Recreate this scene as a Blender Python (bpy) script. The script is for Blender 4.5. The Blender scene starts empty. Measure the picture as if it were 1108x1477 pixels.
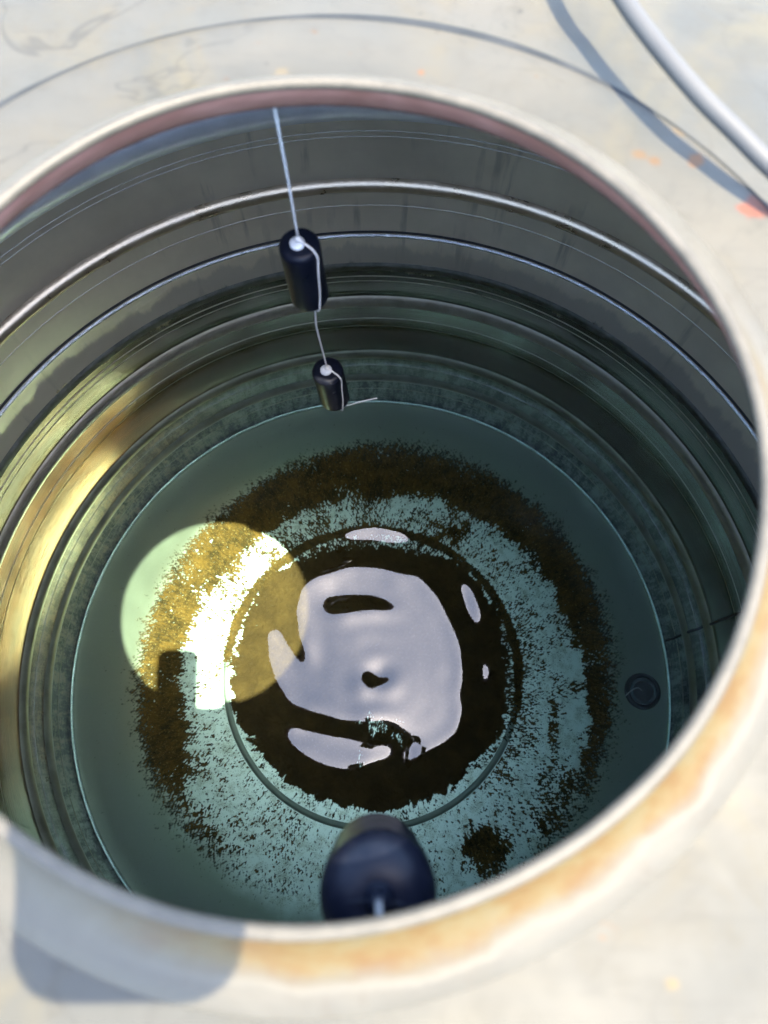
import bpy, math, random
import numpy as np
from mathutils import Vector, Matrix

sc = bpy.context.scene
C = sc.collection
PI = math.pi

# ------------------------------------------------------------------ camera
CAMZ = 1.60                       # height of the lens above the ground
PITCH, ROLL = math.radians(18.0), math.radians(3.0)
cam_d = bpy.data.cameras.new("camera")
cam = bpy.data.objects.new("camera", cam_d)
C.objects.link(cam)
cam.matrix_world = Matrix.Translation((0, 0, CAMZ)) @ Matrix.Rotation(PITCH, 4, 'X') @ Matrix.Rotation(ROLL, 4, 'Z')
cam_d.sensor_fit = 'HORIZONTAL'
cam_d.sensor_width = 36.0
cam_d.lens = 36.0 * 1060 / 1108
cam_d.clip_start = 0.01
cam_d.clip_end = 500
cam_d.dof.use_dof = True
cam_d.dof.focus_distance = 1.05
cam_d.dof.aperture_fstop = 7.5    # a phone lens: about 5 mm of glass
sc.camera = cam

# ------------------------------------------------------------------ sky, sun, exposure
SUN = Vector((0.252, -0.102, 1.0)).normalized()
world = bpy.data.worlds.new("World")
sc.world = world
world.use_nodes = True
wn = world.node_tree.nodes
wl = world.node_tree.links
bg = wn["Background"]
sky = wn.new("ShaderNodeTexSky")
sky.sky_type = 'NISHITA'
sky.sun_disc = False
sky.sun_elevation = math.asin(SUN.z)
sky.sun_rotation = math.atan2(SUN.x, SUN.y)
sky.air_density = 1.0
sky.dust_density = 1.4
sky.ozone_density = 1.0
sky_sat = wn.new("ShaderNodeHueSaturation")      # raises the sky's saturation slightly
sky_sat.inputs["Saturation"].default_value = 1.05
wl.new(sky.outputs[0], sky_sat.inputs["Color"])
wl.new(sky_sat.outputs[0], bg.inputs[0])
bg.inputs[1].default_value = 0.15
sun_d = bpy.data.lights.new("sun", 'SUN')
sun_d.energy = 2.0
sun_d.angle = math.radians(0.53)
sun_d.color = (1.0, 0.90, 0.70)
sun_o = bpy.data.objects.new("sun", sun_d)
sun_o.rotation_euler = SUN.to_track_quat('Z', 'Y').to_euler()
sun_o.location = SUN * 8
C.objects.link(sun_o)
sc.view_settings.view_transform = 'Standard'
sc.view_settings.look = 'None'
sc.view_settings.gamma = 1.0
sc.view_settings.use_curve_mapping = False
sc.view_settings.exposure = 3.65
sc.render.engine = 'CYCLES'
sc.cycles.use_denoising = True
sc.cycles.max_bounces = 14
sc.cycles.diffuse_bounces = 6
sc.cycles.glossy_bounces = 8
sc.cycles.transparent_max_bounces = 24
sc.cycles.sample_clamp_indirect = 8.0
sc.cycles.caustics_reflective = False
sc.cycles.caustics_refractive = False

# ------------------------------------------------------------------ helpers
TX, TY = -0.006, 0.155            # axis of the tank
S = 0.858
HX, HY = -0.036 * S, 0.155 * S    # axis of the manhole
FL = 0.08                         # height of the tank floor
def zz(d): return CAMZ - d        # depth below the lens -> height
R = 0.605

def at(px, py, d):
    """the point at depth d below the lens that the photograph shows at (px, py)"""
    v = Vector(((px - 554) / 1060, (738.5 - py) / 1060, -1))
    v = Matrix.Rotation(PITCH, 3, 'X') @ Matrix.Rotation(ROLL, 3, 'Z') @ v
    return Vector((v.x / -v.z * d, v.y / -v.z * d, CAMZ - d))

class NT:
    """a small node builder"""
    def __init__(s, name):
        s.m = bpy.data.materials.new(name)
        s.m.use_nodes = True
        s.t = s.m.node_tree
        s.t.nodes.clear()
        s.out = s.t.nodes.new("ShaderNodeOutputMaterial")
    def link(s, a, b): s.t.links.new(a, b)
    def n(s, typ, **kw):
        nd = s.t.nodes.new(typ)
        for k, v in kw.items(): setattr(nd, k, v)
        return nd
    def setin(s, sock, v):
        if hasattr(v, 'is_output') or isinstance(v, bpy.types.NodeSocket): s.link(v, sock)
        else: sock.default_value = v
    def math(s, op, a, b=0.0, c=0.0, clamp=False):
        nd = s.n("ShaderNodeMath", operation=op, use_clamp=clamp)
        for i, v in enumerate((a, b, c)): s.setin(nd.inputs[i], v)
        return nd.outputs[0]
    def pos(s): return s.n("ShaderNodeNewGeometry").outputs["Position"]
    def sub(s, v, c):
        nd = s.n("ShaderNodeVectorMath", operation='SUBTRACT')
        s.link(v, nd.inputs[0]); nd.inputs[1].default_value = c
        return nd.outputs[0]
    def scale(s, v, c):
        nd = s.n("ShaderNodeVectorMath", operation='MULTIPLY')
        s.link(v, nd.inputs[0]); nd.inputs[1].default_value = c
        return nd.outputs[0]
    def xyz(s, v):
        nd = s.n("ShaderNodeSeparateXYZ"); s.link(v, nd.inputs[0]); return nd.outputs
    def comb(s, x, y, z):
        nd = s.n("ShaderNodeCombineXYZ")
        for i, v in enumerate((x, y, z)): s.setin(nd.inputs[i], v)
        return nd.outputs[0]
    def noise(s, vec, scale, detail=4.0, rough=0.55, dist=0.0, out=0):
        nd = s.n("ShaderNodeTexNoise")
        if vec is not None: s.link(vec, nd.inputs["Vector"])
        nd.inputs["Scale"].default_value = scale
        nd.inputs["Detail"].default_value = detail
        nd.inputs["Roughness"].default_value = rough
        nd.inputs["Distortion"].default_value = dist
        return nd.outputs[out]
    def ramp(s, v, a, b, lo=0.0, hi=1.0, smooth=True):
        nd = s.n("ShaderNodeMapRange", interpolation_type='SMOOTHSTEP' if smooth else 'LINEAR')
        s.setin(nd.inputs[0], v)
        for i, x in enumerate((a, b, lo, hi)): s.setin(nd.inputs[1 + i], x)
        return nd.outputs[0]
    def mix(s, f, a, b):
        nd = s.n("ShaderNodeMix", data_type='RGBA')
        s.setin(nd.inputs[0], f)
        for i, v in ((6, a), (7, b)):
            if isinstance(v, tuple): v = v + (1.0,) if len(v) == 3 else v
            s.setin(nd.inputs[i], v)
        return nd.outputs[2]
    def bump(s, h, dist, strength=1.0):
        nd = s.n("ShaderNodeBump")
        nd.inputs["Strength"].default_value = strength
        nd.inputs["Distance"].default_value = dist
        s.link(h, nd.inputs["Height"])
        return nd.outputs[0]
    def bsdf(s, col, rough=0.5, metal=0.0, normal=None, spec=None, ior=None):
        nd = s.n("ShaderNodeBsdfPrincipled")
        if isinstance(col, tuple): col = col + (1.0,) if len(col) == 3 else col
        s.setin(nd.inputs["Base Color"], col)
        s.setin(nd.inputs["Roughness"], rough)
        s.setin(nd.inputs["Metallic"], metal)
        if spec is not None: s.setin(nd.inputs["Specular IOR Level"], spec)
        if ior is not None: s.setin(nd.inputs["IOR"], ior)
        if normal is not None: s.link(normal, nd.inputs["Normal"])
        return nd.outputs[0]
    def done(s, sh, vol=None):
        s.link(sh, s.out.inputs[0])
        if vol is not None: s.link(vol, s.out.inputs[1])
        return s.m

def obj(name, verts, faces, m, parent=None, smooth=True):
    me = bpy.data.meshes.new(name)
    me.from_pydata([tuple(v) for v in verts], [], faces)
    me.update()
    if smooth:
        me.polygons.foreach_set("use_smooth", np.ones(len(me.polygons), bool))
    me.materials.append(m)
    o = bpy.data.objects.new(name, me)
    C.objects.link(o)
    if parent is not None: o.parent = parent
    return o

def obj_np(name, V, T, m, parent=None):
    """triangles from arrays"""
    me = bpy.data.meshes.new(name)
    me.vertices.add(len(V)); me.vertices.foreach_set("co", np.ascontiguousarray(V, np.float32).ravel())
    n = T.shape[1]
    me.loops.add(T.size); me.loops.foreach_set("vertex_index", np.ascontiguousarray(T, np.int32).ravel())
    me.polygons.add(len(T)); me.polygons.foreach_set("loop_start", np.arange(0, T.size, n, dtype=np.int32))
    me.polygons.foreach_set("use_smooth", np.ones(len(T), bool))
    me.update(calc_edges=True); me.validate()
    me.materials.append(m)
    o = bpy.data.objects.new(name, me)
    C.objects.link(o)
    if parent is not None: o.parent = parent
    return o

def lathe(prof, cx, cy, segs=256, closed=False, wob=None):
    """prof: (radius, height) pairs, turned about a vertical axis"""
    n = len(prof); V = []; F = []
    for i in range(segs):
        a = 2 * PI * i / segs
        for r, z in prof:
            w = wob(a, r, z) if wob else (0, 0)
            V.append((cx + (r + w[0]) * math.cos(a), cy + (r + w[0]) * math.sin(a), z + w[1]))
    m = n if closed else n - 1
    for i in range(segs):
        j = (i + 1) % segs
        for k in range(m):
            l = (k + 1) % n
            F.append((i * n + k, j * n + k, j * n + l, i * n + l))
    return V, F

def tube(pts, rad, segs=10, caps=True):
    pts = [Vector(p) for p in pts]
    V = []; F = []; up = None
    for i, p in enumerate(pts):
        t = (pts[min(i + 1, len(pts) - 1)] - pts[max(i - 1, 0)]).normalized()
        if up is None:
            up = t.orthogonal().normalized()
        up = (up - t * up.dot(t)).normalized()
        s = t.cross(up)
        r = rad[i] if isinstance(rad, (list, tuple)) else rad
        for k in range(segs):
            a = 2 * PI * k / segs
            V.append(p + up * math.cos(a) * r + s * math.sin(a) * r)
    for i in range(len(pts) - 1):
        for k in range(segs):
            l = (k + 1) % segs
            F.append((i * segs + k, i * segs + l, (i + 1) * segs + l, (i + 1) * segs + k))
    if caps:
        F.append(tuple(range(segs - 1, -1, -1)))
        F.append(tuple(range((len(pts) - 1) * segs, len(pts) * segs)))
    return V, F

def spline(P, n=8):
    """Catmull-Rom through P"""
    P = [Vector(p) for p in P]
    Q = [2 * P[0] - P[1]] + P + [2 * P[-1] - P[-2]]
    out = []
    for i in range(1, len(Q) - 2):
        a, b, c, d = Q[i - 1:i + 3]
        for k in range(n):
            t = k / n
            out.append(0.5 * ((2 * b) + (c - a) * t + (2 * a - 5 * b + 4 * c - d) * t * t + (3 * b - a - 3 * c + d) * t ** 3))
    out.append(P[-1])
    return out

def torus(cx, cy, r, z, minor, segs=256, ms=12, sz=1.0):
    prof = [(r + minor * math.cos(2 * PI * k / ms), z + sz * minor * math.sin(2 * PI * k / ms)) for k in range(ms)]
    return lathe(prof, cx, cy, segs, True)

def empty(name, loc, label=None, cat=None, group=None):
    o = bpy.data.objects.new(name, None)
    o.empty_display_size = 0.05
    o.location = loc
    C.objects.link(o)
    tag(o, label, cat, group)
    return o

def tag(o, label=None, cat=None, group=None, kind=None):
    if label: o["label"] = label
    if cat: o["category"] = cat
    if group: o["group"] = group
    if kind: o["kind"] = kind
    return o

def child(o, root):
    """parent without moving (geometry is written in world coordinates)"""
    o.parent = root
    o.matrix_parent_inverse = Matrix.Translation(-Vector(root.location))
    return o

# smooth gradient noise on arrays; py = number of cells after which the second coordinate repeats
def gnoise(x, y, seed, py=None):
    xi = np.floor(x).astype(np.int64); yi = np.floor(y).astype(np.int64)
    fx = x - xi; fy = y - yi
    u = fx * fx * fx * (fx * (fx * 6 - 15) + 10); v = fy * fy * fy * (fy * (fy * 6 - 15) + 10)
    def g(ix, iy, dx, dy):
        if py: iy = np.mod(iy, py)
        h = (ix * 374761393 + iy * 668265263 + seed * 974711) & 0x7fffffff
        h = ((h ^ (h >> 13)) * 1274126177) & 0x7fffffff
        h = h ^ (h >> 16)
        a = (h & 1023) * (2 * np.pi / 1024)
        return np.cos(a) * dx + np.sin(a) * dy
    n00 = g(xi, yi, fx, fy); n10 = g(xi + 1, yi, fx - 1, fy)
    n01 = g(xi, yi + 1, fx, fy - 1); n11 = g(xi + 1, yi + 1, fx - 1, fy - 1)
    return ((n00 * (1 - u) + n10 * u) * (1 - v) + (n01 * (1 - u) + n11 * u) * v) * 1.5
def sstep(x, a, b):
    t = np.clip((x - a) / (b - a), 0, 1)
    return t * t * (3 - 2 * t)

# ------------------------------------------------------------------ materials
def mat_wall():
    n = NT("stained_steel")
    p = n.sub(n.pos(), (TX, TY, 0))
    x, y, z = n.xyz(p)
    an = n.math('ARCTAN2', y, x)
    ca, sa = n.math('COSINE', an), n.math('SINE', an)
    vz = n.comb(n.math('MULTIPLY', ca, 1.0), n.math('MULTIPLY', sa, 1.0), n.math('MULTIPLY', z, 0.12))
    streak = n.noise(vz, 26, 5, 0.6)                      # runs down the wall
    cloud = n.noise(p, 6, 5, 0.6)
    fine = n.noise(p, 90, 4, 0.65)
    brush = n.noise(n.comb(n.math('MULTIPLY', ca, 1.2), n.math('MULTIPLY', sa, 1.2), n.math('MULTIPLY', z, 90.0)), 5, 3, 0.6)
    # scale left at and above the water line
    wob = n.noise(n.comb(ca, sa, n.math('MULTIPLY', z, 0.3)), 14, 5, 0.7)
    zz_ = n.math('ADD', z, n.math('MULTIPLY', n.math('SUBTRACT', wob, 0.5), 0.09))
    scale_ = n.math('MULTIPLY', n.ramp(zz_, 0.560, 0.575), n.ramp(zz_, 0.628, 0.612))
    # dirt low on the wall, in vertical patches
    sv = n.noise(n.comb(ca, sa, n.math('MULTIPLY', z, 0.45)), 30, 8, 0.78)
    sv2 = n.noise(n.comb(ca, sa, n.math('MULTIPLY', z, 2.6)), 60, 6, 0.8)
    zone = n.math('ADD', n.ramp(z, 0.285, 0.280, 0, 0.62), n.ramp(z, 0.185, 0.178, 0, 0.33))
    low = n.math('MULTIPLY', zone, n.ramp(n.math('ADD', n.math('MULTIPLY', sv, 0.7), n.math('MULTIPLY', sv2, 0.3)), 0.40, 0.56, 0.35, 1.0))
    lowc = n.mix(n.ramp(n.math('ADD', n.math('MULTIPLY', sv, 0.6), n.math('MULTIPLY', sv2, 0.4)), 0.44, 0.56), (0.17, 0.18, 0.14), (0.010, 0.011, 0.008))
    col = n.mix(n.ramp(cloud, 0.3, 0.7), (0.62, 0.54, 0.40), (0.76, 0.67, 0.51))
    col = n.mix(n.math('MULTIPLY', n.math('MULTIPLY', n.ramp(streak, 0.54, 0.66), n.ramp(n.noise(p, 11, 3, 0.5), 0.40, 0.65)), 0.5), col, (0.20, 0.185, 0.15))
    col = n.mix(n.math('MULTIPLY', scale_, 0.6), col, (0.44, 0.41, 0.33))
    # below the water line the steel is stained darker, with a grey-green scum line at the top of it
    wet = n.ramp(zz_, 0.575, 0.560)
    film = n.mix(n.ramp(n.math('ADD', x, n.math('MULTIPLY', n.ramp(y, -0.05, -0.35), 0.25)), -0.50, -0.22), n.mix(n.ramp(n.noise(n.comb(ca, sa, n.math('MULTIPLY', z, 4.0)), 9, 5, 0.65), 0.35, 0.65), (0.28, 0.100, 0.016), (0.14, 0.052, 0.011)), (0.235, 0.275, 0.235))  # amber on the left paints in the gold of the mirrored sun patch
    col = n.mix(n.math('MULTIPLY', wet, 0.88), col, film)
    dim_band = n.math('MULTIPLY', n.ramp(z, 0.480, 0.492), wet)      # band just under the water line, painted darker to dim its reflection
    col = n.mix(n.math('MULTIPLY', dim_band, 0.6), col, (0.085, 0.085, 0.065))
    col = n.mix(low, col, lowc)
    rough = n.math('ADD', n.math('SUBTRACT', n.ramp(cloud, 0.25, 0.75, 0.30, 0.38), n.math('MULTIPLY', wet, 0.20)), n.math('MULTIPLY', scale_, 0.25))
    rough = n.math('ADD', rough, n.math('ADD', n.math('MULTIPLY', low, 0.15), n.ramp(z, 0.285, 0.275, 0.0, 0.12)))
    metal = n.math('SUBTRACT', n.ramp(wet, 0, 1, 0.45, 0.86), n.math('ADD', n.math('MULTIPLY', zone, 0.60), n.math('MULTIPLY', scale_, 0.35)))
    h = n.math('ADD', n.math('MULTIPLY', brush, 0.6), n.math('MULTIPLY', fine, 0.4))
    b = n.bump(h, 0.0006, 0.45)
    return n.done(n.bsdf(col, rough, metal, b))

def mat_floor():
    n = NT("pale_steel_floor")
    p = n.sub(n.pos(), (TX, TY, FL))
    x, y, z = n.xyz(p)
    cloud = n.noise(p, 9, 5, 0.6)
    fine = n.noise(p, 160, 4, 0.7)
    r = n.math('SQRT', n.math('ADD', n.math('MULTIPLY', x, x), n.math('MULTIPLY', y, y)))
    rr = n.math('ADD', r, n.math('MULTIPLY', n.math('SUBTRACT', cloud, 0.5), 0.06))
    bare = n.ramp(rr, 0.425, 0.49)
    col = n.mix(bare, (0.94, 0.94, 0.88), (0.36, 0.345, 0.275))
    dust = n.noise(p, 38, 6, 0.72, 0.4)
    speck = n.noise(p, 420, 3, 0.7)
    inner = n.ramp(rr, 0.50, 0.44)
    col = n.mix(n.math('MULTIPLY', n.math('MULTIPLY', n.ramp(dust, 0.44, 0.66), inner), 0.4), col, (0.42, 0.38, 0.25))
    col = n.mix(n.math('MULTIPLY', n.math('MULTIPLY', n.ramp(n.math('ADD', speck, n.math('MULTIPLY', n.math('SUBTRACT', dust, 0.5), 0.5)), 0.56, 0.66), inner), 0.7), col, (0.22, 0.18, 0.09))
    col = n.mix(n.math('MULTIPLY', n.ramp(fine, 0.52, 0.75), 0.25), col, (0.45, 0.44, 0.36))
    rough = n.math('SUBTRACT', n.ramp(cloud, 0.3, 0.7, 0.46, 0.51), n.math('MULTIPLY', bare, 0.17))
    b = n.bump(fine, 0.0006, 0.3)
    return n.done(n.bsdf(col, rough, n.ramp(bare, 0, 1, 0.95, 0.86), b))

def mat_algae():
    n = NT("brown_algae")
    p = n.sub(n.pos(), (TX, TY, FL))
    x, y, z = n.xyz(p)
    r = n.math('SQRT', n.math('ADD', n.math('MULTIPLY', x, x), n.math('MULTIPLY', y, y)))
    an = n.math('ARCTAN2', y, x)
    fib = n.noise(n.comb(n.math('MULTIPLY', n.math('COSINE', an), 1.0), n.math('MULTIPLY', n.math('SINE', an), 1.0), n.math('MULTIPLY', r, 0.8)), 85, 6, 0.75, 0.8)
    fine = n.noise(p, 260, 3, 0.7)
    big = n.noise(p, 22, 5, 0.65)
    mixv = n.math('ADD', n.math('MULTIPLY', fib, 0.55), n.math('MULTIPLY', big, 0.45))
    col = n.mix(n.ramp(mixv, 0.38, 0.62), (0.045, 0.028, 0.011), (0.195, 0.094, 0.022))
    col = n.mix(n.ramp(fine, 0.56, 0.74), col, (0.42, 0.26, 0.10))
    col = n.mix(n.ramp(r, 0.315, 0.27), col, n.mix(n.ramp(big, 0.35, 0.7), (0.065, 0.034, 0.013), (0.100, 0.052, 0.018)))
    h = n.math('ADD', n.math('MULTIPLY', fib, 0.6), n.math('MULTIPLY', fine, 0.4))
    sh = n.bsdf(col, 0.9, 0.0, n.bump(h, 0.004, 0.8), spec=0.1)
    # the film thins out to nothing at its edges
    cov = n.n("ShaderNodeAttribute", attribute_name="cover")
    tr = n.n("ShaderNodeBsdfTransparent")
    mx = n.n("ShaderNodeMixShader")
    n.link(cov.outputs["Fac"], mx.inputs[0]); n.link(tr.outputs[0], mx.inputs[1]); n.link(sh, mx.inputs[2])
    return n.done(mx.outputs[0])

def mat_water():
    n = NT("tank_water")
    fr = n.n("ShaderNodeFresnel"); fr.inputs["IOR"].default_value = WATER_IOR
    gl = n.n("ShaderNodeBsdfGlossy"); gl.inputs["Roughness"].default_value = 0.0
    tr = n.n("ShaderNodeBsdfTransparent")
    mx = n.n("ShaderNodeMixShader")
    n.link(fr.outputs[0], mx.inputs[0]); n.link(tr.outputs[0], mx.inputs[1]); n.link(gl.outputs[0], mx.inputs[2])
    va = n.n("ShaderNodeVolumeAbsorption")
    va.inputs["Color"].default_value = (0.40, 0.93, 0.78, 1)
    va.inputs["Density"].default_value = 0.85
    return n.done(mx.outputs[0], va.outputs[0])

def mat_lid():
    n = NT("weathered_lid_steel")
    p = n.sub(n.pos(), (HX, HY, 0))
    cloud = n.noise(p, 5, 6, 0.6, 0.5)
    blot = n.noise(p, 17, 6, 0.65, 0.4)
    fine = n.noise(p, 240, 4, 0.7)
    spk = n.noise(p, 75, 3, 0.6)
    spk2 = n.noise(p, 9, 2, 0.5)
    col = n.mix(n.ramp(cloud, 0.3, 0.7), LID_A, LID_B)
    col = n.mix(n.math('MULTIPLY', n.ramp(blot, 0.5, 0.72), 0.35), col, tuple(c * k for c, k in zip(LID_B, (1.12, 1.0, 0.72))))
    col = n.mix(n.math('MULTIPLY', n.math('MULTIPLY', n.ramp(spk, 0.66, 0.74), n.ramp(spk2, 0.5, 0.6)), 0.8), col, (0.06, 0.032, 0.012))
    for px, py, s, c in RUST:
        q = at(px, py, 0.371 * S)
        d = n.n("ShaderNodeVectorMath", operation='DISTANCE')
        n.link(n.pos(), d.inputs[0]); d.inputs[1].default_value = q
        dd = n.math('ADD', d.outputs[1], n.math('MULTIPLY', n.math('SUBTRACT', spk, 0.5), s * 2.2))
        col = n.mix(n.math('MULTIPLY', n.ramp(dd, s, s * 0.45), 0.85), col, c)
    big = n.noise(p, 3.4, 4, 0.55, 1.2)
    col = n.mix(n.math('MULTIPLY', n.ramp(big, 0.47, 0.60), 0.6), col, tuple(c * k for c, k in zip(LID_A, (0.74, 0.80, 0.86))))
    yel = n.noise(n.sub(p, (3.1, 1.7, 0)), 4.2, 5, 0.6, 1.0)
    col = n.mix(n.math('MULTIPLY', n.ramp(yel, 0.52, 0.66), 0.55), col, tuple(c * k for c, k in zip(LID_B, (1.12, 1.02, 0.70))))
    scr = n.noise(n.scale(p, (14.0, 150.0, 1.0)), 1.0, 4, 0.7)
    col = n.mix(n.math('MULTIPLY', n.ramp(scr, 0.56, 0.72), 0.30), col, tuple(c * 0.6 for c in LID_A))
    vein = n.noise(p, 6.0, 4, 0.5, 1.8)
    vv = n.math('ABSOLUTE', n.math('SUBTRACT', vein, 0.5))
    far = n.ramp(n.xyz(p)[0], 0.0, -0.16)
    col = n.mix(n.math('MULTIPLY', n.math('MULTIPLY', n.ramp(vv, 0.016, 0.0), n.math('ADD', n.math('MULTIPLY', far, 0.45), 0.15)), 1.0), col, tuple(c * 0.55 for c in LID_A))
    mott = n.noise(p, 60, 6, 0.75)
    col = n.mix(n.ramp(mott, 0.50, 0.75, 0.0, 0.35), col, tuple(c * k for c, k in zip(LID_A, (0.75, 0.70, 0.60))))
    pit = n.noise(p, 130, 3, 0.6)
    col = n.mix(n.math('MULTIPLY', n.math('MULTIPLY', n.ramp(pit, 0.64, 0.72), n.ramp(cloud, 0.42, 0.58)), 0.7), col, (0.020, 0.018, 0.014))
    rough = n.ramp(blot, 0.3, 0.7, 0.55, 0.68)
    h = n.math('ADD', n.math('MULTIPLY', cloud, 1.0), n.math('MULTIPLY', fine, 0.012))
    return n.done(n.bsdf(col, rough, LID_METAL, n.bump(h, 0.006, 0.35), spec=0.22))

def mat_collar():
    n = NT("rust_stained_collar_steel")
    p = n.sub(n.pos(), (HX, HY, 0))
    x, y, z = n.xyz(p)
    an = n.math('ARCTAN2', y, x)
    r = n.math('SQRT', n.math('ADD', n.math('MULTIPLY', x, x), n.math('MULTIPLY', y, y)))
    w = n.noise(p, 14, 5, 0.65, 0.6)
    w2 = n.noise(p, 55, 5, 0.65)
    rr = n.math('MULTIPLY', n.math('ADD', r, n.math('MULTIPLY', n.math('SUBTRACT', w, 0.5), 0.022)), 1 / S)
    # rusty tide mark, from the near side round to the right
    arc = n.math('MULTIPLY', n.ramp(an, -2.0, -1.5), n.ramp(an, 0.55, -0.1))
    stain = n.math('MULTIPLY', n.math('MULTIPLY', n.ramp(rr, 0.2555, 0.243), arc), n.ramp(w2, 0.25, 0.55, 0.65, 1.0))
    edge = n.math('MULTIPLY', n.math('MULTIPLY', n.ramp(rr, 0.2575, 0.2545), n.ramp(rr, 0.2500, 0.2535)), arc)
    col = n.mix(n.ramp(w, 0.3, 0.7), tuple(c * 0.92 for c in LID_B), tuple(c * 1.12 for c in LID_B))
    grime = n.noise(p, 42, 7, 0.75, 0.5)
    col = n.mix(n.ramp(grime, 0.52, 0.72, 0.0, 0.5), col, (0.045, 0.036, 0.024))
    col = n.mix(n.math('MULTIPLY', edge, 0.5), col, tuple(c * 1.5 for c in LID_B))
    col = n.mix(n.math('MULTIPLY', stain, 0.9), col, n.mix(n.ramp(w2, 0.35, 0.65), (LID_B[0] * 1.35, LID_B[1] * 1.05, LID_B[2] * 0.42), (LID_B[0] * 1.15, LID_B[1] * 0.66, LID_B[2] * 0.17)))
    return n.done(n.bsdf(col, n.ramp(w2, 0.3, 0.7, 0.5, 0.62), LID_METAL, n.bump(w2, 0.0015, 0.3), spec=0.25))

def mat_simple(name, a, b, scale, rough=0.5, metal=0.0, bd=0.0005, bs=0.3, spec=None, detail=5):
    n = NT(name)
    p = n.pos()
    c = n.noise(p, scale, detail, 0.6)
    f = n.noise(p, scale * 9, 3, 0.6)
    col = n.mix(n.ramp(c, 0.3, 0.7), a, b)
    return n.done(n.bsdf(col, n.ramp(c, 0.3, 0.7, rough * 0.88, rough * 1.12), metal, n.bump(f, bd, bs), spec=spec))

def mat_float():
    n = NT("navy_plastic")
    tc = n.n("ShaderNodeTexCoord").outputs["Object"]
    big = n.noise(tc, 45, 5, 0.65)
    st = n.noise(n.scale(tc, (900.0, 900.0, 60.0)), 0.35, 4, 0.7)
    dust = n.noise(tc, 600, 3, 0.7)
    col = n.mix(n.ramp(big, 0.35, 0.7), (0.0030, 0.0042, 0.0085), (0.0065, 0.0078, 0.013))
    col = n.mix(n.math('MULTIPLY', n.ramp(st, 0.60, 0.70), 0.35), col, (0.030, 0.032, 0.036))
    col = n.mix(n.math('MULTIPLY', n.math('MULTIPLY', n.ramp(dust, 0.58, 0.72), n.ramp(big, 0.45, 0.65)), 0.5), col, (0.05, 0.048, 0.04))
    return n.done(n.bsdf(col, n.ramp(big, 0.3, 0.7, 0.27, 0.38), 0.0, n.bump(dust, 0.0006, 0.2), spec=0.11))

WATER_IOR = 1.57
LID_METAL = 0.0
LID_A, LID_B = (0.042, 0.0395, 0.0315), (0.057, 0.0510, 0.0385)
RUST_ = [(1005, 228, 0.006, (0.28, 0.11, 0.02)), (1092, 303, 0.010, (0.30, 0.08, 0.03)), (925, 222, 0.005, (0.20, 0.11, 0.04)),
        (945, 231, 0.005, (0.20, 0.10, 0.03)), (980, 187, 0.005, (0.22, 0.15, 0.07)), (608, 103, 0.003, (0.25, 0.11, 0.04)),
        (408, 105, 0.006, (0.27, 0.2, 0.1)), (972, 1423, 0.0035, (0.22, 0.16, 0.07))]
RUST = [(a, b, s, tuple(v * 0.33 for v in c)) for a, b, s, c in RUST_]
M_WALL = mat_wall(); M_FLOOR = mat_floor(); M_ALGAE = mat_algae(); M_WATER = mat_water()
M_LID = mat_lid(); M_COLLAR = mat_collar()
M_LIP = mat_simple("worn_lip_steel", (0.046, 0.041, 0.032), (0.066, 0.058, 0.045), 60, 0.45, 0.0, spec=0.2)
M_NECK_IN = mat_simple("brown_red_neck", (0.20, 0.085, 0.066), (0.30, 0.145, 0.115), 28, 0.6, 0.0, 0.001, 0.4)
M_RIB = mat_simple("rib_steel", (0.32, 0.28, 0.21), (0.44, 0.39, 0.31), 24, 0.36, 0.6)
M_SCUM = mat_simple("scum", (0.14, 0.15, 0.13), (0.26, 0.27, 0.24), 45, 0.6, 0.2, 0.002, 0.6)
M_TOPRING = mat_simple("ground_steel", (0.80, 0.80, 0.79), (0.90, 0.90, 0.89), 30, 0.38, 0.45)
M_WELD = mat_simple("weld_bead_steel", (0.62, 0.64, 0.62), (0.75, 0.76, 0.74), 60, 0.2, 0.95, 0.002, 0.5)
M_SEAM = mat_simple("dark_weld_scale", (0.02, 0.02, 0.02), (0.05, 0.045, 0.04), 60, 0.6, 0.2)
M_UNDER = mat_simple("roof_underside_steel", (0.40, 0.39, 0.36), (0.52, 0.51, 0.47), 8, 0.4, 0.4)
M_FLOAT = mat_float()
M_PLUG = mat_simple("white_plastic", (0.40, 0.41, 0.41), (0.52, 0.53, 0.52), 80, 0.5)
M_CORD = mat_simple("pale_grey_cord", (0.48, 0.46, 0.42), (0.62, 0.59, 0.54), 300, 0.6)
M_LEAD = mat_simple("dull_grey_lead", (0.10, 0.10, 0.10), (0.16, 0.155, 0.15), 300, 0.6, spec=0.15)
M_CABLE = mat_simple("grey_cable_sheath", (0.042, 0.041, 0.040), (0.054, 0.053, 0.050), 14, 0.55, 0.0, spec=0.25)
M_DRAIN = mat_simple("drain_steel", (0.10, 0.12, 0.13), (0.2, 0.23, 0.24), 60, 0.35, 0.8)
M_BLACK = mat_simple("dark_pipe", (0.006, 0.008, 0.010), (0.012, 0.014, 0.016), 60, 0.5)
M_GROUND = mat_simple("concrete", (0.05, 0.048, 0.045), (0.08, 0.077, 0.07), 3, 0.9)

# ------------------------------------------------------------------ ground
g = obj("ground", [(-60, -60, 0), (60, -60, 0), (60, 60, 0), (-60, 60, 0)], [(0, 1, 2, 3)], M_GROUND)
tag(g, kind="structure")

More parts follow.
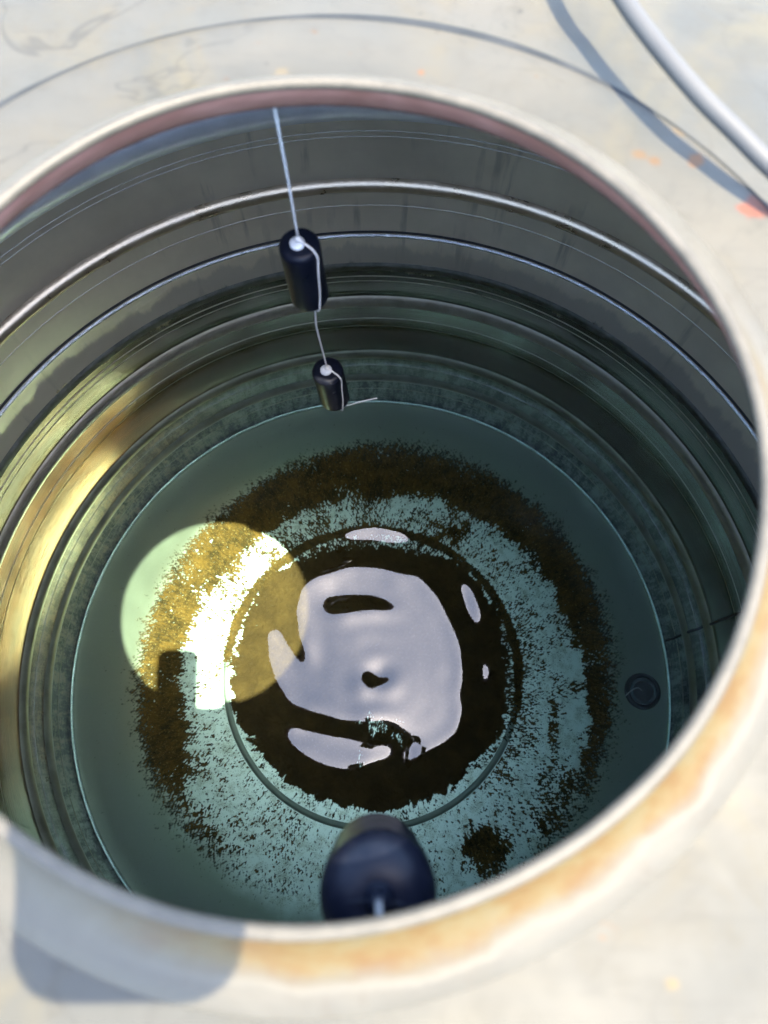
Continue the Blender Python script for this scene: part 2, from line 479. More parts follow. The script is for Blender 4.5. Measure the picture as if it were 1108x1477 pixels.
# ------------------------------------------------------------------ the tank
tank = empty("water_tank", (TX, TY, 0.0), "round stainless steel water tank seen through its open manhole", "water tank")
def tpart(name, vf, m, parent=None):
    o = obj(name, vf[0], vf[1], m)
    if parent is None: return child(o, tank)
    o.parent = parent
    return o
ZF = FL
wall_prof = [(R, ZF), (R, 0.9), (R + 0.006, 0.9), (R + 0.006, 0.0), (R, 0.0), (R, ZF - 0.006)]
wp = [(R, ZF + (0.9 - ZF) * k / 40) for k in range(41)] + [(R + 0.005, 0.9), (R + 0.005, 0.02), (R + 0.0005, 0.02), (R + 0.0005, ZF - 0.004)]
wall = tpart("tank_wall", lathe(wp, TX, TY, 320, True), M_WALL)
def rib(d0, d1, depth, m=M_RIB, name="rib"):
    """a rolled bead standing out of the inner wall"""
    pr = []
    for k in range(13):
        t = k / 12
        pr.append((R + 0.0015 - (depth + 0.0015) * math.sin(PI * t) ** 0.8, zz(d0) + (zz(d1) - zz(d0)) * t))
    return tpart(name, lathe(pr, TX, TY, 320), m, wall)
rib(0.830, 0.858, 0.011, mat_simple("polished_rib_steel", (0.44, 0.34, 0.22), (0.58, 0.46, 0.32), 24, 0.30, 0.8))
rib(1.016, 1.042, 0.0025, M_SCUM, "scum_line")
for d0, dep in ((1.0525, 0.0012), (1.066, 0.0008), (1.1790, 0.0009), (1.2050, 0.0006), (1.352, 0.0007), (1.4560, 0.0009), (0.748, 0.0010), (0.757, 0.0008), (0.884, 0.0007)):
    rib(d0, d0 + 0.0032, dep, M_RIB, "roll_line")
rib(1.110, 1.142, 0.010)
rib(1.294, 1.324, 0.009)
rib(1.392, 1.422, 0.008)
rib(0.948, 0.956, 0.003, M_WELD, "weld_seam")
rib(0.940, 0.947, 0.002, M_SEAM, "dark_seam")
# vertical weld on the right side
q = at(957, 925, 1.515)
va = math.atan2(q.y - TY, q.x - TX)
vs = []
for k in range(60):
    z = ZF + 0.01 + (0.62 - ZF) * k / 59
    vs.append((TX + (R - 0.0005) * math.cos(va + 0.001 * math.sin(k)), TY + (R - 0.0005) * math.sin(va + 0.001 * math.sin(k)), z))
tpart("vertical_weld", tube(vs, 0.0028, 8), M_SEAM, wall)

floor = tpart("tank_floor", lathe([(0.0005, ZF), (0.1, ZF), (0.2, ZF), (0.3, ZF), (0.4, ZF), (0.5, ZF), (R - 0.001, ZF)], TX, TY, 256), M_FLOOR)
tpart("corner_weld", torus(TX, TY, R - 0.003, ZF + 0.004, 0.0052, 320, 10), M_WELD, floor)
# pressed ring in the floor
M_RING = mat_simple("floor_ring_steel", (0.20, 0.21, 0.18), (0.27, 0.28, 0.24), 30, 0.5, 0.3)
tpart("floor_ring", lathe([(0.2905, ZF - 0.0005), (0.2912, ZF + 0.0005), (0.297, ZF + 0.0007), (0.3028, ZF + 0.0005), (0.3035, ZF - 0.0005)], TX, TY, 256), M_RING, floor)

# drain outlet in the floor
dq = at(928, 997, 1.515)
dr = child(obj("drain", *lathe([(0.0365, ZF + 0.0005), (0.036, ZF + 0.004), (0.030, ZF + 0.006), (0.028, ZF + 0.003), (0.026, ZF + 0.002)], dq.x, dq.y, 64), M_BLACK), tank)
lip = obj("drain_lip", *torus(dq.x, dq.y, 0.0235, ZF + 0.005, 0.0032, 64, 10), M_DRAIN); lip.parent = dr
hole = obj("drain_hole_shade", *lathe([(0.0003, ZF + 0.0012), (0.012, ZF + 0.0012), (0.0225, ZF + 0.0016)], dq.x, dq.y, 48), M_BLACK); hole.parent = dr  # flat black disc paints the darkness inside the outlet

# roof: flat collar plate, then a dished shoulder down to the wall
top = [(0.262 * S, 0.3712 * S), (0.29 * S, 0.3715 * S), (0.318 * S, 0.372 * S), (0.322 * S, 0.3735 * S), (0.345 * S, 0.3745 * S), (0.36, 0.325), (0.42, 0.339), (0.48, 0.372), (0.53, 0.425), (0.57, 0.505), (0.597, 0.605), (0.6075, 0.700)]
und = [(r - (0.004 if r > 0.28 else 0.010), d + 0.006) for r, d in top]
def roof_blend(a, r, z):
    return (0, 0)
def off(prof):
    """rings drift from the manhole axis near the middle to the tank axis at the edge"""
    segs = 320; V = []; F = []; n = len(prof)
    for i in range(segs):
        a = 2 * PI * i / segs
        for r, d in prof:
            t = min(1, max(0, (r - 0.33) / 0.27))
            V.append((HX + (TX - HX) * t + r * math.cos(a), HY + (TY - HY) * t + r * math.sin(a), zz(d)))
    for i in range(segs):
        j = (i + 1) % segs
        for k in range(n - 1): F.append((i * n + k, j * n + k, j * n + k + 1, i * n + k + 1))
    return V, F
roof = tpart("tank_roof", off(top), M_LID)
tpart("roof_underside", off(und), M_UNDER, roof)
M_LINE = mat_simple("lid_seam_shadow", (0.020, 0.022, 0.023), (0.030, 0.032, 0.033), 40, 0.7, 0.0, spec=0.05)  # dark strip along the seam paints the shadow of the roof step
sa = [math.radians(12 + 196 * k / 140) for k in range(141)]
sv = []; sf = []
for i, a in enumerate(sa):
    w = 0.0036 * (0.6 + 0.4 * math.sin(5 * a + 1)) * min(1, i / 20, (140 - i) / 20) + 0.0003
    for r, z in ((0.3185 - w, 0.3722), (0.3185, 0.3710), (0.3185 + w, 0.3722)): sv.append((HX + r * S * math.cos(a), HY + r * S * math.sin(a), zz(z * S)))
    if i: sf += [(3 * i - 3, 3 * i - 2, 3 * i + 1, 3 * i), (3 * i - 2, 3 * i - 1, 3 * i + 2, 3 * i + 1)]
tpart("roof_seam_shadow", (sv, sf), M_LINE, roof)
# bright rolled ring where the shoulder meets the wall
pr = [(R + 0.002 - 0.012 * math.sin(PI * k / 10) ** 0.7, zz(0.685) + (zz(0.735) - zz(0.685)) * k / 10) for k in range(11)]
tpart("top_ring", lathe(pr, TX, TY, 320), M_TOPRING)

# manhole collar: flared outside, brown-red inside, rolled lip
cw = lambda a, r, z: (0.0006 * math.sin(3 * a + 1) + 0.0004 * math.sin(7 * a), 0.0006 * math.sin(2 * a))
collar = tpart("manhole_collar", lathe([(0.2285 * S, zz(0.3420 * S)), (0.2305 * S, zz(0.3465 * S)), (0.2345 * S, zz(0.3530 * S)), (0.241 * S, zz(0.3600 * S)), (0.249 * S, zz(0.3655 * S)), (0.258 * S, zz(0.3690 * S)), (0.2665 * S, zz(0.3702 * S)), (0.2672 * S, zz(0.3714 * S)), (0.2665 * S, zz(0.374 * S))], HX, HY, 256, False, cw), M_COLLAR)
tpart("neck_inside", lathe([(0.2258 * S, zz(0.3430 * S)), (0.2285 * S, zz(0.350 * S)), (0.2345 * S, zz(0.360 * S)), (0.242 * S, zz(0.370 * S)), (0.2495 * S, zz(0.380 * S)), (0.256 * S, zz(0.3805 * S))], HX, HY, 256, False, cw), M_NECK_IN, collar)
lp = [(0.2275 * S + 0.0029 * math.cos(2 * PI * k / 14), zz(0.3425 * S) + 0.0029 * math.sin(2 * PI * k / 14)) for k in range(14)]
tpart("rolled_lip", lathe(lp, HX, HY, 256, True, cw), M_LIP, collar)

# ------------------------------------------------------------------ algae and sediment on the floor
def algae():
    h = 0.0014
    ax = np.arange(-0.545, 0.545 + h, h)
    X, Y = np.meshgrid(ax, ax, indexing='ij')
    r = np.hypot(X, Y); t = np.arctan2(Y, X)            # t: 0 right, pi/2 far side
    deg = np.degrees(t)
    tp = (t + PI) / (2 * PI)
    def per(fr, n, seed, tw=0.0): return gnoise(r * fr, tp * n + r * tw, seed, n)
    def ang(tbl):
        k = np.array(tbl, float)
        k = np.vstack([k, [k[0, 0] + 360, k[0, 1]]])
        return np.interp(np.mod(deg - k[0, 0], 360) + k[0, 0], k[:, 0], k[:, 1])
    big = gnoise(X * 9, Y * 9, 3) + 0.5 * gnoise(X * 20, Y * 20, 4)
    mid = gnoise(X * 45, Y * 45, 5)
    spec = 0.45 * per(30, 420, 7, 60) + 0.62 * per(90, 700, 8, -160) + 0.50 * per(190, 900, 14, 120) + 0.42 * gnoise(X * 300, Y * 300, 9) + 0.30 * gnoise(X * 110, Y * 110, 12)
    rag = 0.5 * per(40, 420, 10, 30) + 0.6 * per(60, 900, 11, -40)
    rw = r + 0.010 * big + 0.007 * mid + 0.010 * rag
    ro = ang([(-180, .494), (-150, .50), (-120, .49), (-90, .47), (-60, .49), (-30, .515), (0, .517), (45, .525), (90, .522), (135, .49)])
    ri = ang([(-180, .392), (-150, .415), (-125, .44), (-90, .455), (-60, .46), (-30, .44), (0, .430), (40, .430), (70, .40), (90, .392), (120, .388), (150, .385)])
    rd = ang([(-180, 1.26), (-150, 1.0), (-125, .58), (-90, .08), (-62, .30), (-35, .62), (-15, .95), (10, 1.10), (45, 1.14), (90, 1.16), (125, 1.22), (150, 1.30)])
    ms = ang([(-180, .30), (-135, .32), (-90, .24), (-45, .34), (0, .40), (45, .40), (75, .46), (90, .48), (110, .52), (140, .46)])
    rc = ang([(-180, .290), (-140, .272), (-90, .262), (-45, .268), (-20, .282), (20, .284), (60, .275), (90, .262), (120, .275), (150, .29)])
    ring = sstep(rw, ri - .028, ri + .012) * (1 - sstep(rw, ro - .045, ro + .022))
    mint = 1 - sstep(rw, ro - .05, ro + .0)
    D = ms * mint * (1 + 0.8 * big + 0.35 * mid) + (rd - ms) * ring * (1 + 0.15 * big)
    D = np.where(rw > ro + .018, -0.6, D)
    # patches that stand apart
    def blot(px, py, s, v, sx=1.0):
        q = at(px, py, 1.515)
        d = np.hypot((X - (q.x - TX)) / sx, Y - (q.y - TY)) + 0.02 * mid + .012 * rag
        return v * (1 - sstep(d, s * .4, s))
    D = D + blot(705, 1232, .060, .65) + blot(690, 1210, .04, .3) + blot(800, 1130, .05, .25)
    D = D - blot(830, 960, .05, .9, .45) - blot(838, 1030, .06, .9, .5) - blot(800, 690, .03, .5) - blot(735, 800, .03, .3)
    D = D + blot(590, 860, .03, .4) + blot(430, 700, .04, .5) + blot(660, 770, .03, .55)
    D = D + blot(800, 1060, .10, .4, .16)
    cen = 1 - sstep(r + 0.014 * big + 0.012 * mid + .006 * rag + .006 * gnoise(X * 110, Y * 110, 15), rc - .006, rc + .010)
    D = np.maximum(D, cen * 1.35)
    D = D - blot(540, 1045, .028, .75, 1.0) - blot(575, 1060, .02, .7) - blot(520, 1090, .02, .6, .5) - blot(685, 1120, .02, .45)
    # the pressed ring is scrubbed clean where it shows
    D = np.where((np.abs(r - .297) < .0068) & (deg > -178) & (deg < -25), D - .75, D)
    D = D + .55 * (1 - sstep(np.abs(r - .297), .005, .012)) * sstep(np.abs(deg + 100), 75, 100)
    q = dq; dd = np.hypot(X - (q.x - TX), Y - (q.y - TY))
    D = np.where(dd < .05, -1, D)
    F = D - 0.5 + 0.62 * spec
    ALP = np.clip((F + .03) / np.where(r > .30, .10 + .55 * sstep(r, ro - .085, ro - .01), .16), 0, 1)
    F = F + 0.03
    F[[0, -1], :] = -1; F[:, [0, -1]] = -1
    Zh = 0.0006 + 0.0030 * np.clip(F, 0, 1.0) * (0.75 + 0.5 * gnoise(X * 120, Y * 120, 21) + .35 * gnoise(X * 260, Y * 260, 22))
    Zh = np.clip(Zh + 0.0004, 0.0009, 0.008)
    n0, n1 = X.shape
    idx = np.arange(n0 * n1).reshape(n0, n1)
    a, b, c, d = idx[:-1, :-1].ravel(), idx[1:, :-1].ravel(), idx[1:, 1:].ravel(), idx[:-1, 1:].ravel()
    T = np.concatenate([np.stack([a, b, c], 1), np.stack([a, c, d], 1)])
    P = np.stack([X.ravel() + TX, Y.ravel() + TY, Zh.ravel() + FL], 1); Fv = F.ravel()
    pos = Fv[T] > 0; cnt = pos.sum(1)
    full = T[cnt == 3]
    verts = [P]; tris = [full]; base = len(P)
    def cut(i, j):
        w = Fv[i] / (Fv[i] - Fv[j])
        q = P[i] * (1 - w)[:, None] + P[j] * w[:, None]
        q[:, 2] = FL + 0.0003
        return q
    one = T[cnt == 1]; k = pos[cnt == 1].argmax(1)
    o0 = one[np.arange(len(one)), k]; o1 = one[np.arange(len(one)), (k + 1) % 3]; o2 = one[np.arange(len(one)), (k + 2) % 3]
    A, B = cut(o0, o1), cut(o0, o2)
    verts += [A, B]; ia = base + np.arange(len(A)); ib = ia + len(A); base += 2 * len(A)
    tris.append(np.stack([o0, ia, ib], 1))
    two = T[cnt == 2]; k = (~pos[cnt == 2]).argmax(1)
    n_ = two[np.arange(len(two)), k]; p1 = two[np.arange(len(two)), (k + 1) % 3]; p2 = two[np.arange(len(two)), (k + 2) % 3]
    A, B = cut(p1, n_), cut(p2, n_)
    verts += [A, B]; ia = base + np.arange(len(A)); ib = ia + len(A); base += 2 * len(A)
    tris += [np.stack([ia, p1, p2], 1), np.stack([ia, p2, ib], 1)]
    V = np.concatenate(verts); T = np.concatenate(tris)
    cov = np.zeros(len(V), np.float32); cov[:n0 * n1] = ALP.ravel()
    used = np.unique(T); re = np.full(len(V), -1); re[used] = np.arange(len(used))
    o = obj_np("algae", V[used], re[T], M_ALGAE)
    at_ = o.data.attributes.new('cover', 'FLOAT', 'POINT')
    at_.data.foreach_set('value', cov[used])
    tag(o, "brown algae and sediment ringing the pale tank floor", "algae", kind="stuff")
algae()

# ------------------------------------------------------------------ water, with the ripples that bend the sky in it
WD = 1.025
TH = np.array([-659,-258,-310,-436,-383,-387,-431,-422,-413,-422,-423,-407,-375,-336,-310,-295,-268,-228,-187,-136,-72,-12,26,46,60,75,87,96,110,124,133,152,178,186,191,203,194,204,240,172,143,369,-259,148,58,-56,30,32,-3,19,24,10,18,32,30,12,-9,-8,18,39,43,45,31,-11,-52,-67,-57,-34,-11,0,8,19,12,-1,1,2,2,5,-21,-22,29,-31,-82,147,-312,59,-83,-194,-92,-98,-136,-115,-122,-136,-117,-111,-133,-140,-112,-63,-34,-56,-88,-94,-107,-115,-78,-19,6,-7,-11,-16,-24,6,39,38,38,46,62,81,57,47,104,44,-33,182,-439,-57,-196,-291,-182,-202,-253,-243,-250,-251,-236,-252,-254,-197,-138,-131,-165,-192,-143,-56,-1,96,199,226,196,113,89,110,61,42,86,105,97,90,96,120,110,107,168,107,28,259,-392,27,-94,-181,-78,-115,-172,-149,-132,-128,-138,-146,-98,-45,-87,-160,-157,-64,91,131,37,76,5,-202,-139,-79,-45,121,133,50,65,96,98,90,77,73,47,44,115,58,-20,235,-404,32,-95,-204,-120,-155,-187,-143,-135,-179,-215,-181,-123,-171,-247,-158,-10,5,-5,-146,-378,-190,-217,-522,-106,97,-203,-119,7,-44,-19,27,46,85,117,126,81,53,120,66,-16,247,-458,4,-133,-273,-183,-177,-198,-195,-239,-308,-309,-227,-216,-306,-235,36,55,-244,-256,-104,-133,352,576,204,711,760,-71,-140,81,46,85,106,38,33,84,137,133,104,151,89,8,284,-465,33,-122,-278,-140,-108,-205,-257,-242,-224,-181,-147,-152,-87,4,-25,-245,-322,89,406,168,305,373,-129,221,250,-343,-13,343,171,202,302,206,125,83,66,87,116,164,71,-12,297,-469,44,-140,-283,-92,-121,-310,-253,-104,-139,-197,-334,-314,21,-57,-369,-310,104,357,82,-263,-156,-221,-585,-278,-306,-662,-175,130,-248,-218,91,146,223,249,113,38,107,193,68,-26,332,-482,29,-172,-276,-84,-223,-358,-89,-94,-376,-241,-376,-459,-48,-257,-169,350,310,-55,-213,113,356,60,-121,154,98,-163,65,289,-70,-76,120,-92,-23,280,251,67,92,222,91,-21,379,-486,19,-177,-246,-107,-294,-244,53,-366,-581,197,26,-270,107,-335,112,627,-118,-381,26,26,-539,-726,-245,38,185,397,458,627,535,662,808,235,-167,85,289,120,54,222,122,-36,354,-496,8,-168,-230,-149,-279,-103,4,-524,-289,518,-286,-487,229,-357,-57,162,-434,-186,46,-458,-800,-186,525,213,6,172,-80,-117,-79,58,494,623,209,1,236,178,17,202,171,-33,319,-518,2,-153,-244,-191,-214,-99,-200,-367,194,379,-795,-631,231,-95,167,5,-248,84,-131,-157,449,828,572,-55,-186,-83,-246,-184,-5,-210,-281,468,587,-7,135,283,51,172,184,8,446,-543,13,-138,-289,-217,-129,-176,-337,-142,194,16,-582,-346,-45,65,488,-73,-208,92,-352,-311,101,-254,-666,-417,-93,-84,37,104,390,494,-91,295,644,-108,-42,374,133,145,92,-84,628,-572,32,-137,-343,-194,-30,-230,-239,133,-57,-254,-229,-262,-407,63,450,-306,-335,54,-227,-283,-191,-488,-419,112,-47,-389,44,-174,-465,69,-52,58,553,-32,-141,320,81,219,172,-289,587,-601,56,-147,-374,-136,-27,-395,-168,283,-202,-302,-191,-317,-230,245,253,-295,-151,75,-95,-69,58,-7,61,197,-279,-442,359,103,-768,-354,-77,-260,408,325,-21,208,-188,285,652,-231,440,-622,82,-169,-389,-96,-103,-527,-114,223,-287,-218,-333,-350,188,342,-58,-109,194,60,-143,-124,-125,-203,-238,-153,-272,-172,485,322,-507,-114,355,-292,234,523,65,249,-443,-30,956,49,402,-642,100,-203,-391,-55,-91,-356,128,122,-319,-5,-382,-497,269,323,-206,-28,88,-326,-234,-25,-148,-217,-233,-151,-141,-238,128,298,-450,-329,355,-350,-1,484,8,337,-434,-415,860,212,338,-668,113,-226,-369,-46,-137,-309,138,-4,-361,1,-331,-522,193,360,-245,-120,-35,-427,-135,67,-161,-109,-70,-73,-50,-374,-164,441,-386,-703,255,-316,-142,523,-42,246,-224,-353,800,319,301,-697,125,-239,-353,-99,-231,-408,-72,94,-237,-323,-174,-229,86,420,-297,-180,538,393,178,-89,-352,-254,-252,-206,52,-383,-393,547,-288,-779,487,-69,-152,601,-33,139,-42,-304,550,422,609,-732,132,-263,-365,-169,-159,-240,-258,307,118,-765,-69,-8,-204,777,76,-356,570,518,-204,-323,-35,-104,-452,-347,140,-421,-522,756,-145,-782,469,-207,-254,683,93,94,-56,-371,251,408,945,-771,136,-292,-350,-234,-111,-19,-582,166,537,-927,85,258,-529,928,417,-688,-110,-117,-1039,-756,277,121,-519,-357,187,-490,-524,743,-387,-713,496,-419,-234,731,84,-71,-221,-124,481,294,816,-804,146,-324,-294,-283,-307,24,-819,-371,467,-1092,-68,439,-632,476,199,-634,-1,315,-774,-1014,-40,-42,-523,-295,124,-568,-432,526,-729,-408,683,-404,49,633,-54,8,-351,-1,838,227,597,-838,155,-400,-296,-295,-591,-34,-584,-588,333,-813,-356,92,-383,363,9,-387,149,674,48,-553,-179,-140,-376,-230,-14,-515,-201,441,-655,-118,459,-437,382,474,-14,469,-458,-295,898,181,537,-879,171,-466,-357,-199,-606,-53,-165,-372,402,85,69,-248,-253,382,-103,-326,-271,-78,2,-158,-116,-146,-275,-272,-138,-353,-164,102,-480,103,183,-335,624,239,-85,621,-538,-308,998,108,469,-912,194,-447,-418,-129,-488,-236,-349,-644,-503,-681,-121,-121,-204,69,-217,-143,-229,-386,-225,-195,-278,-291,-289,-279,-118,-164,-241,-213,-199,347,4,-302,668,131,-219,443,-295,159,999,-27,500,-920,181,-390,-473,-222,-479,-407,-562,-410,-282,-1174,-674,130,-66,-203,-159,51,-12,-163,-116,-162,-266,-218,-143,-161,-113,-131,-182,-89,43,186,-254,-198,785,372,-57,359,56,353,486,-254,641,-886,125,-350,-470,-285,-433,-262,-406,-42,878,231,-209,231,45,-232,-147,-31,-90,-136,-83,-75,-101,-72,-95,-249,-308,-209,-52,58,-106,-165,25,375,745,350,83,282,147,254,89,-236,770,-809,77,-309,-399,-230,-363,-97,-256,-643,60,377,-164,-257,-80,-142,-296,-280,-188,-207,-262,-274,-289,-281,-253,-248,-130,20,17,11,-108,60,612,548,114,-17,156,224,125,282,159,-44,714,-717,58,-263,-340,-164,-370,-157,4,-618,-644,93,75,-354,-142,206,57,-107,-37,-69,-133,-95,-112,-156,-55,95,168,48,-204,-42,163,229,405,82,-261,29,339,210,91,314,224,-15,526,-639,51,-224,-320,-105,-320,-325,77,6,-215,255,583,47,-301,69,155,-64,-9,29,15,167,239,55,-56,-118,-286,-319,-207,191,363,176,197,206,200,336,359,147,69,276,165,-51,461,-577,45,-189,-319,-72,-161,-353,-148,78,-136,-287,102,230,-215,-347,-385,-444,-118,-67,-453,-510,-260,-279,-234,-133,-160,202,519,539,458,299,168,259,351,216,155,134,131,269,140,-24,507,-517,40,-147,-308,-104,-56,-215,-237,-21,-64,-467,-231,504,506,252,224,170,314,331,-42,-118,119,45,209,497,489,693,504,-104,-237,-286,-621,-302,167,47,77,216,190,257,136,-8,499,-455,35,-101,-253,-137,-66,-106,-172,-43,132,-60,-116,210,161,188,600,416,11,225,590,855,907,416,162,168,-32,-138,-530,-974,-642,-217,-145,435,688,217,145,244,146,206,123,-22,444,-404,13,-90,-195,-124,-104,-90,-124,-127,22,56,-29,-109,-401,-410,25,-114,-502,-280,-159,-335,-241,-169,-135,-100,-217,-261,-199,-3,469,777,788,899,561,60,139,217,103,205,144,-11,428,-355,-5,-106,-175,-100,-116,-100,-78,-127,-114,-51,21,112,35,-57,53,53,33,111,-277,-858,-744,-255,56,235,253,262,543,855,858,494,116,16,-91,-35,238,231,120,250,169,2,429,-293,21,-81,-143,-61,-86,-91,-34,-35,-58,-68,-44,79,177,141,99,109,157,271,451,658,738,439,75,79,108,-44,-91,-25,-25,-166,-215,-38,114,234,289,148,76,215,109,-46,387,-272,22,-67,-126,-44,-64,-92,-52,-25,-10,-15,-66,-88,-59,-56,-68,-62,-138,-247,-53,411,568,157,-191,-78,47,-51,-186,-197,-39,139,278,373,320,215,148,63,68,197,86,-43,384,-287,-29,-115,-172,-91,-95,-120,-100,-88,-64,-20,-15,-38,-36,-22,-1,59,73,-96,-336,-405,-308,-204,-39,155,223,257,309,330,355,356,316,249,155,128,182,187,196,290,179,49,428,-196,38,-48,-114,-44,-42,-59,-39,-42,-52,-29,-1,15,31,37,15,26,131,226,170,42,27,117,184,130,25,34,112,126,84,32,7,18,43,102,162,123,93,176,74,-53,299,-155,88,32,-37,15,15,-4,14,17,-1,-10,-9,-10,-8,-7,-33,-86,-89,1,106,148,136,92,24,-52,-96,-90,-78,-82,-74,-48,-9,28,39,42,33,-33,-43,44,-55,-138,244,-388,-149,-173,-234,-188,-176,-185,-159,-129,-108,-84,-62,-54,-49,-13,48,68,21,-28,-24,13,41,54,93,178,269,312,310,320,363,398,407,397,373,365,371,350,369,425,300,243,621], float).reshape(42, 42) * 1e-6
def water():
    N, h, K, ks = 168, 0.0026, 42, 4
    gx, gy = -.006, .110
    cpos = ((np.arange(K) + .5) * ks - .5 - N / 2 + .5) * h
    rings = np.concatenate([np.arange(0.002, 0.36, 0.0027), np.linspace(0.36, R + 0.0025, 50)])
    S = 480
    a = np.arange(S) * 2 * PI / S
    px = TX + rings[:, None] * np.cos(a); py = TY + rings[:, None] * np.sin(a)
    sg = 1.35 * ks * h
    Bx = np.exp(-.5 * ((px.ravel()[:, None] - gx - cpos) / sg) ** 2)
    By = np.exp(-.5 * ((py.ravel()[:, None] - gy - cpos) / sg) ** 2)
    H = np.einsum('ij,jk,ik->i', Bx, TH, By).reshape(px.shape)
    H += 0.00010 * gnoise(px * 14, py * 14, 31)
    V = np.stack([px, py, zz(WD) + H], 2).reshape(-1, 3)
    nr = len(rings)
    i = np.arange(nr - 1)[:, None] * S; j = np.arange(S)[None]; j2 = (j + 1) % S
    Q = np.stack([i + j, i + S + j, i + S + j2, i + j2], 2).reshape(-1, 4)
    faces = [tuple(f) for f in Q.tolist()]
    faces.append(tuple(range(S))[::1])
    b0 = len(V)
    last = (nr - 1) * S
    bot = np.stack([px[-1], py[-1], np.full(S, FL - 0.002)], 1)
    V = np.concatenate([V, bot])
    for k in range(S):
        l = (k + 1) % S
        faces.append((last + k, b0 + k, b0 + l, last + l))
    faces.append(tuple(b0 + k for k in range(S - 1, -1, -1)))
    o = obj("water", V.tolist(), faces, M_WATER)
    me = o.data
    sm = np.ones(len(me.polygons), bool); sm[-S - 1:] = False
    me.polygons.foreach_set("use_smooth", sm)
    sh = o.modifiers.new("edges", 'EDGE_SPLIT') if False else None
    tag(o, kind="structure")
    return o
water()

# ------------------------------------------------------------------ hanging floats, their cord
def cap_profile(rad, z0, z1, e):
    """rounded cylinder from z1 (top) to z0"""
    pr = [(0.0004, z1)]
    for k in range(9):
        a = PI / 2 * (1 - k / 8)
        pr.append((rad - e + e * math.cos(a), z1 - e + e * math.sin(a)))
    for k in range(1, 5): pr.append((rad, z1 - e + (z0 + e - z1 + e) * k / 5))
    for k in range(9):
        a = -PI / 2 * k / 8
        pr.append((rad - e + e * math.cos(a), z0 + e + e * math.sin(a)))
    pr.append((0.0004, z0))
    return pr

def small_float(p, length, rad, label, lean):
    root = empty("hanging_float", p, label, "float", "small floats on the hanging string")
    root.rotation_euler = lean
    b = obj("body", *lathe(cap_profile(rad, -length, 0, 0.0055), 0, 0, 48), M_FLOAT, root)
    c = obj("plug", *lathe([(0.0003, 0.0022), (0.0045, 0.0022), (0.0058, 0.0015), (0.0060, -0.001)], -0.001, -0.001, 28), M_PLUG, root)
    s = []
    a = -0.55
    for t, z in ((0.002, 0.0035), (0.006, 0.0032), (0.0105, 0.0022), (rad - 0.002, 0.0006), (rad + 0.0008, -0.006)):
        s.append((t * math.cos(a), t * math.sin(a), z))
    for k in range(1, 8):
        aa = a - 0.06 * k - 0.03 * math.sin(k)
        s.append(((rad + 0.0011) * math.cos(aa), (rad + 0.0011) * math.sin(aa), -0.006 - (length - 0.010) * k / 7))
    s.append(((rad - 0.004) * math.cos(a - .5), (rad - 0.004) * math.sin(a - .5), -length - 0.001))
    s.append((0.004, -0.004, -length - 0.002))
    obj("strap", *tube(spline(s, 4), 0.00082, 8), M_CORD, root)
    k = obj("knot", *lathe([(0.0003, 0.0075), (0.0016, 0.007), (0.0024, 0.005), (0.0022, 0.003), (0.0014, 0.002)], 0, 0, 16), M_CORD, root)
    return root
f1 = at(431, 350, 0.546 * S); f2 = at(472, 533, 0.775 * S)
small_float(f1, 0.086 * S, 0.0189 * S, "upper of two small navy floats, dry, high on the thin pale string", (math.radians(1.5), math.radians(-2.0), 0))
small_float(f2, 0.080 * S, 0.0189 * S, "lower of two small navy floats, at the end of the pale string", (math.radians(1.0), math.radians(-4.0), 0))
cord = empty("hanging_string", (f1.x, f1.y, zz(0.385 * S)), "thin pale string hanging from the manhole rim with two small floats", "string")
top_p = Vector((-0.0905 * S, 0.4180 * S, zz(0.386 * S)))
k1 = child(obj("upper_run", *tube(spline([top_p, (top_p + f1) / 2 + Vector((0.0004, 0, 0)), f1 + Vector((0, 0, 0.004))], 6), 0.00095, 8), M_CORD), cord)
b1 = f1 + Vector((0.004, -0.002, -0.088 * S))
mids = [b1, b1 + Vector((0.0022, 0, -0.010)), b1 + Vector((0.0015, 0, -0.035)), b1 + (f2 - b1) * .55 + Vector((-0.0005, 0, 0)), b1 + (f2 - b1) * .8, f2 + Vector((0, 0, 0.003))]
child(obj("lower_run", *tube(spline(mids, 6), 0.00085, 8), M_CORD), cord)
b2 = f2 + Vector((0.005, -0.004, -0.081 * S))
child(obj("loose_end", *tube(spline([b2, b2 + Vector((0.012, 0.0, -0.002)), b2 + Vector((0.028, 0.003, 0.003)), b2 + Vector((0.046, 0.007, 0.006))], 6), 0.00065, 8), M_CORD), cord)

# big float near the rim
f3 = at(546, 1296, 0.358)
big = empty("float_switch", f3, "large rounded navy float hanging under the near rim", "float switch")
L3, R3 = 0.116, 0.0268
pr = [(0.0004, 0.0)]
for k in range(15):
    a = PI / 2 * (1 - k / 14)
    pr.append((0.007 + (R3 - 0.007) * math.cos(a) , -0.015 + 0.015 * math.sin(a)))
for k in range(1, 6): pr.append((R3 + 0.0004 * math.sin(k), -0.015 - (L3 - 0.025) * k / 5))
for k in range(1, 11):
    a = -PI / 2 * k / 10
    pr.append((0.015 + (R3 - 0.015) * math.cos(a), -L3 + 0.010 + 0.010 * math.sin(a)))
pr.append((0.0004, -L3))
obj("body", *lathe(pr, 0, 0, 64), M_FLOAT, big)
gl = obj("cable_gland", *lathe([(0.0075, -0.001), (0.0068, 0.0012), (0.0042, 0.002), (0.0042, 0.006), (0.0049, 0.0063), (0.0049, 0.0095), (0.0037, 0.010), (0.0037, 0.0135), (0.0020, 0.014)], 0, 0, 24), M_FLOAT, big)
rid = []
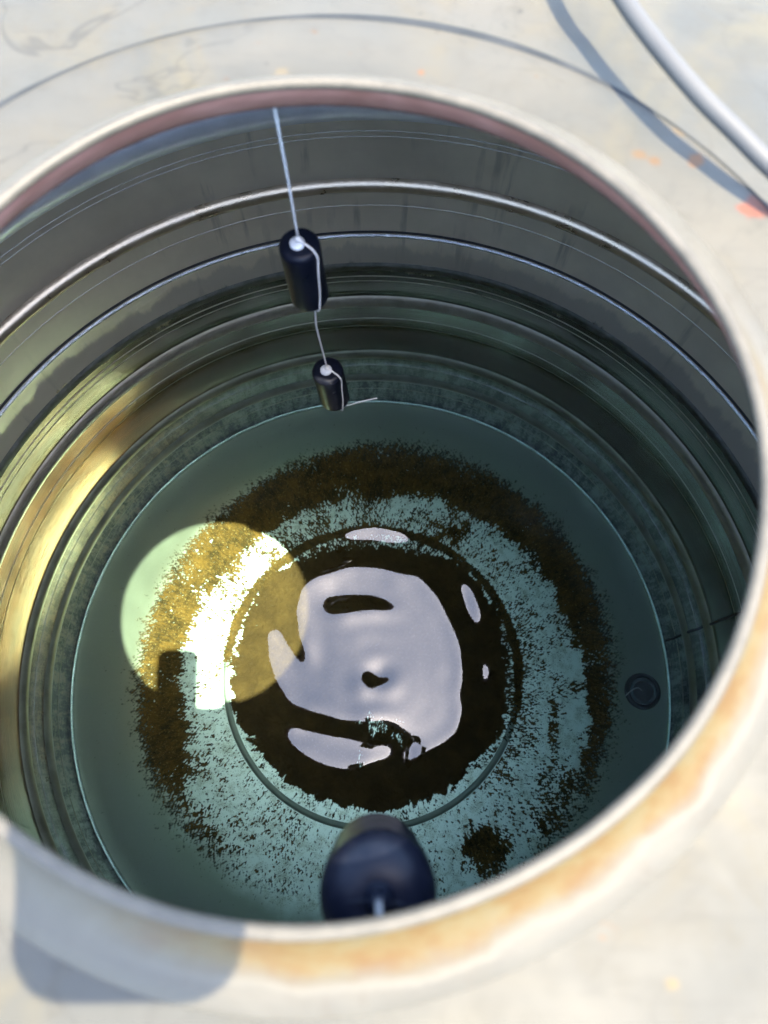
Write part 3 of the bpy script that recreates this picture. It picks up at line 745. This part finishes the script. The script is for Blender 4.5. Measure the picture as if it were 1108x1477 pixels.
for sgn in (-1, 1):
    pts = [(sgn * 0.004, -0.001, 0.0012), (sgn * 0.010, -0.002, -0.0004), (sgn * 0.016, -0.003, -0.0028), (sgn * 0.021, -0.0035, -0.0062)]
    obj("mould_ridge", *tube(spline(pts, 5), 0.0009, 8), M_FLOAT, big)
up = zz(0.376 * S) - f3.z
obj("lead", *tube(spline([(0, 0, 0.010), (0, 0, 0.017), (0.0005, -0.003, up * .8), (0.001, -0.010, up)], 8), 0.0018, 10), M_LEAD, big)

# pale thread caught on the drain
th = [at(902, 1004, 1.506), at(911, 996, 1.504), at(920, 992, 1.502), at(926, 996, 1.503)]
tag(obj("thread_scrap", *tube(spline(th, 5), 0.0012, 6), M_PLUG), "scrap of pale thread bent over the drain outlet", "thread")

# cable over the lid
cp = [at(700, -560, 0.350 * S), at(760, -300, 0.340 * S), at(845, -95, 0.332 * S), at(897, -5, 0.334 * S), at(948, 65, 0.336 * S), at(1010, 138, 0.339 * S), at(1062, 190, 0.343 * S), at(1112, 240, 0.348 * S), at(1180, 300, 0.356 * S), at(1260, 355, 0.366 * S), at(1370, 405, 0.372 * S), at(1480, 440, 0.385 * S)]
tag(obj("cable", *tube(spline(cp, 10), 0.0056 * S, 20), M_CABLE), "thick pale grey cable running loose over the tank lid", "cable")

# the phone that looks down into the tank: its shadow bites the sun patch, its dark back shows in the water
ph = empty("phone", (-0.011, -0.053, CAMZ + 0.010), "dark phone over the manhole, mirrored dark in the water and shading the sun patch", "phone")
ph.rotation_euler = (PITCH * 0.6, 0, math.radians(3))
def slab(w, l, t, rc, z):
    out = []
    for cx, cy, a0 in ((w / 2 - rc, l / 2 - rc, 0), (-w / 2 + rc, l / 2 - rc, 90), (-w / 2 + rc, -l / 2 + rc, 180), (w / 2 - rc, -l / 2 + rc, 270)):
        for k in range(7):
            a = math.radians(a0 + 15 * k)
            out.append((cx + rc * math.cos(a), cy + rc * math.sin(a)))
    n = len(out)
    V = [(x, y, z) for x, y in out] + [(x, y, z + t) for x, y in out]
    F = [tuple(range(n - 1, -1, -1)), tuple(range(n, 2 * n))] + [(i, (i + 1) % n, n + (i + 1) % n, n + i) for i in range(n)]
    return V, F
M_PHONE = mat_simple("phone_case", (0.02, 0.02, 0.022), (0.03, 0.03, 0.032), 50, 0.5)
obj("case", *slab(0.084, 0.148, 0.009, 0.020, 0.0), M_PHONE, ph, smooth=False)
obj("screen", *slab(0.078, 0.142, 0.0006, 0.017, 0.0092), M_BLACK, ph, smooth=False)
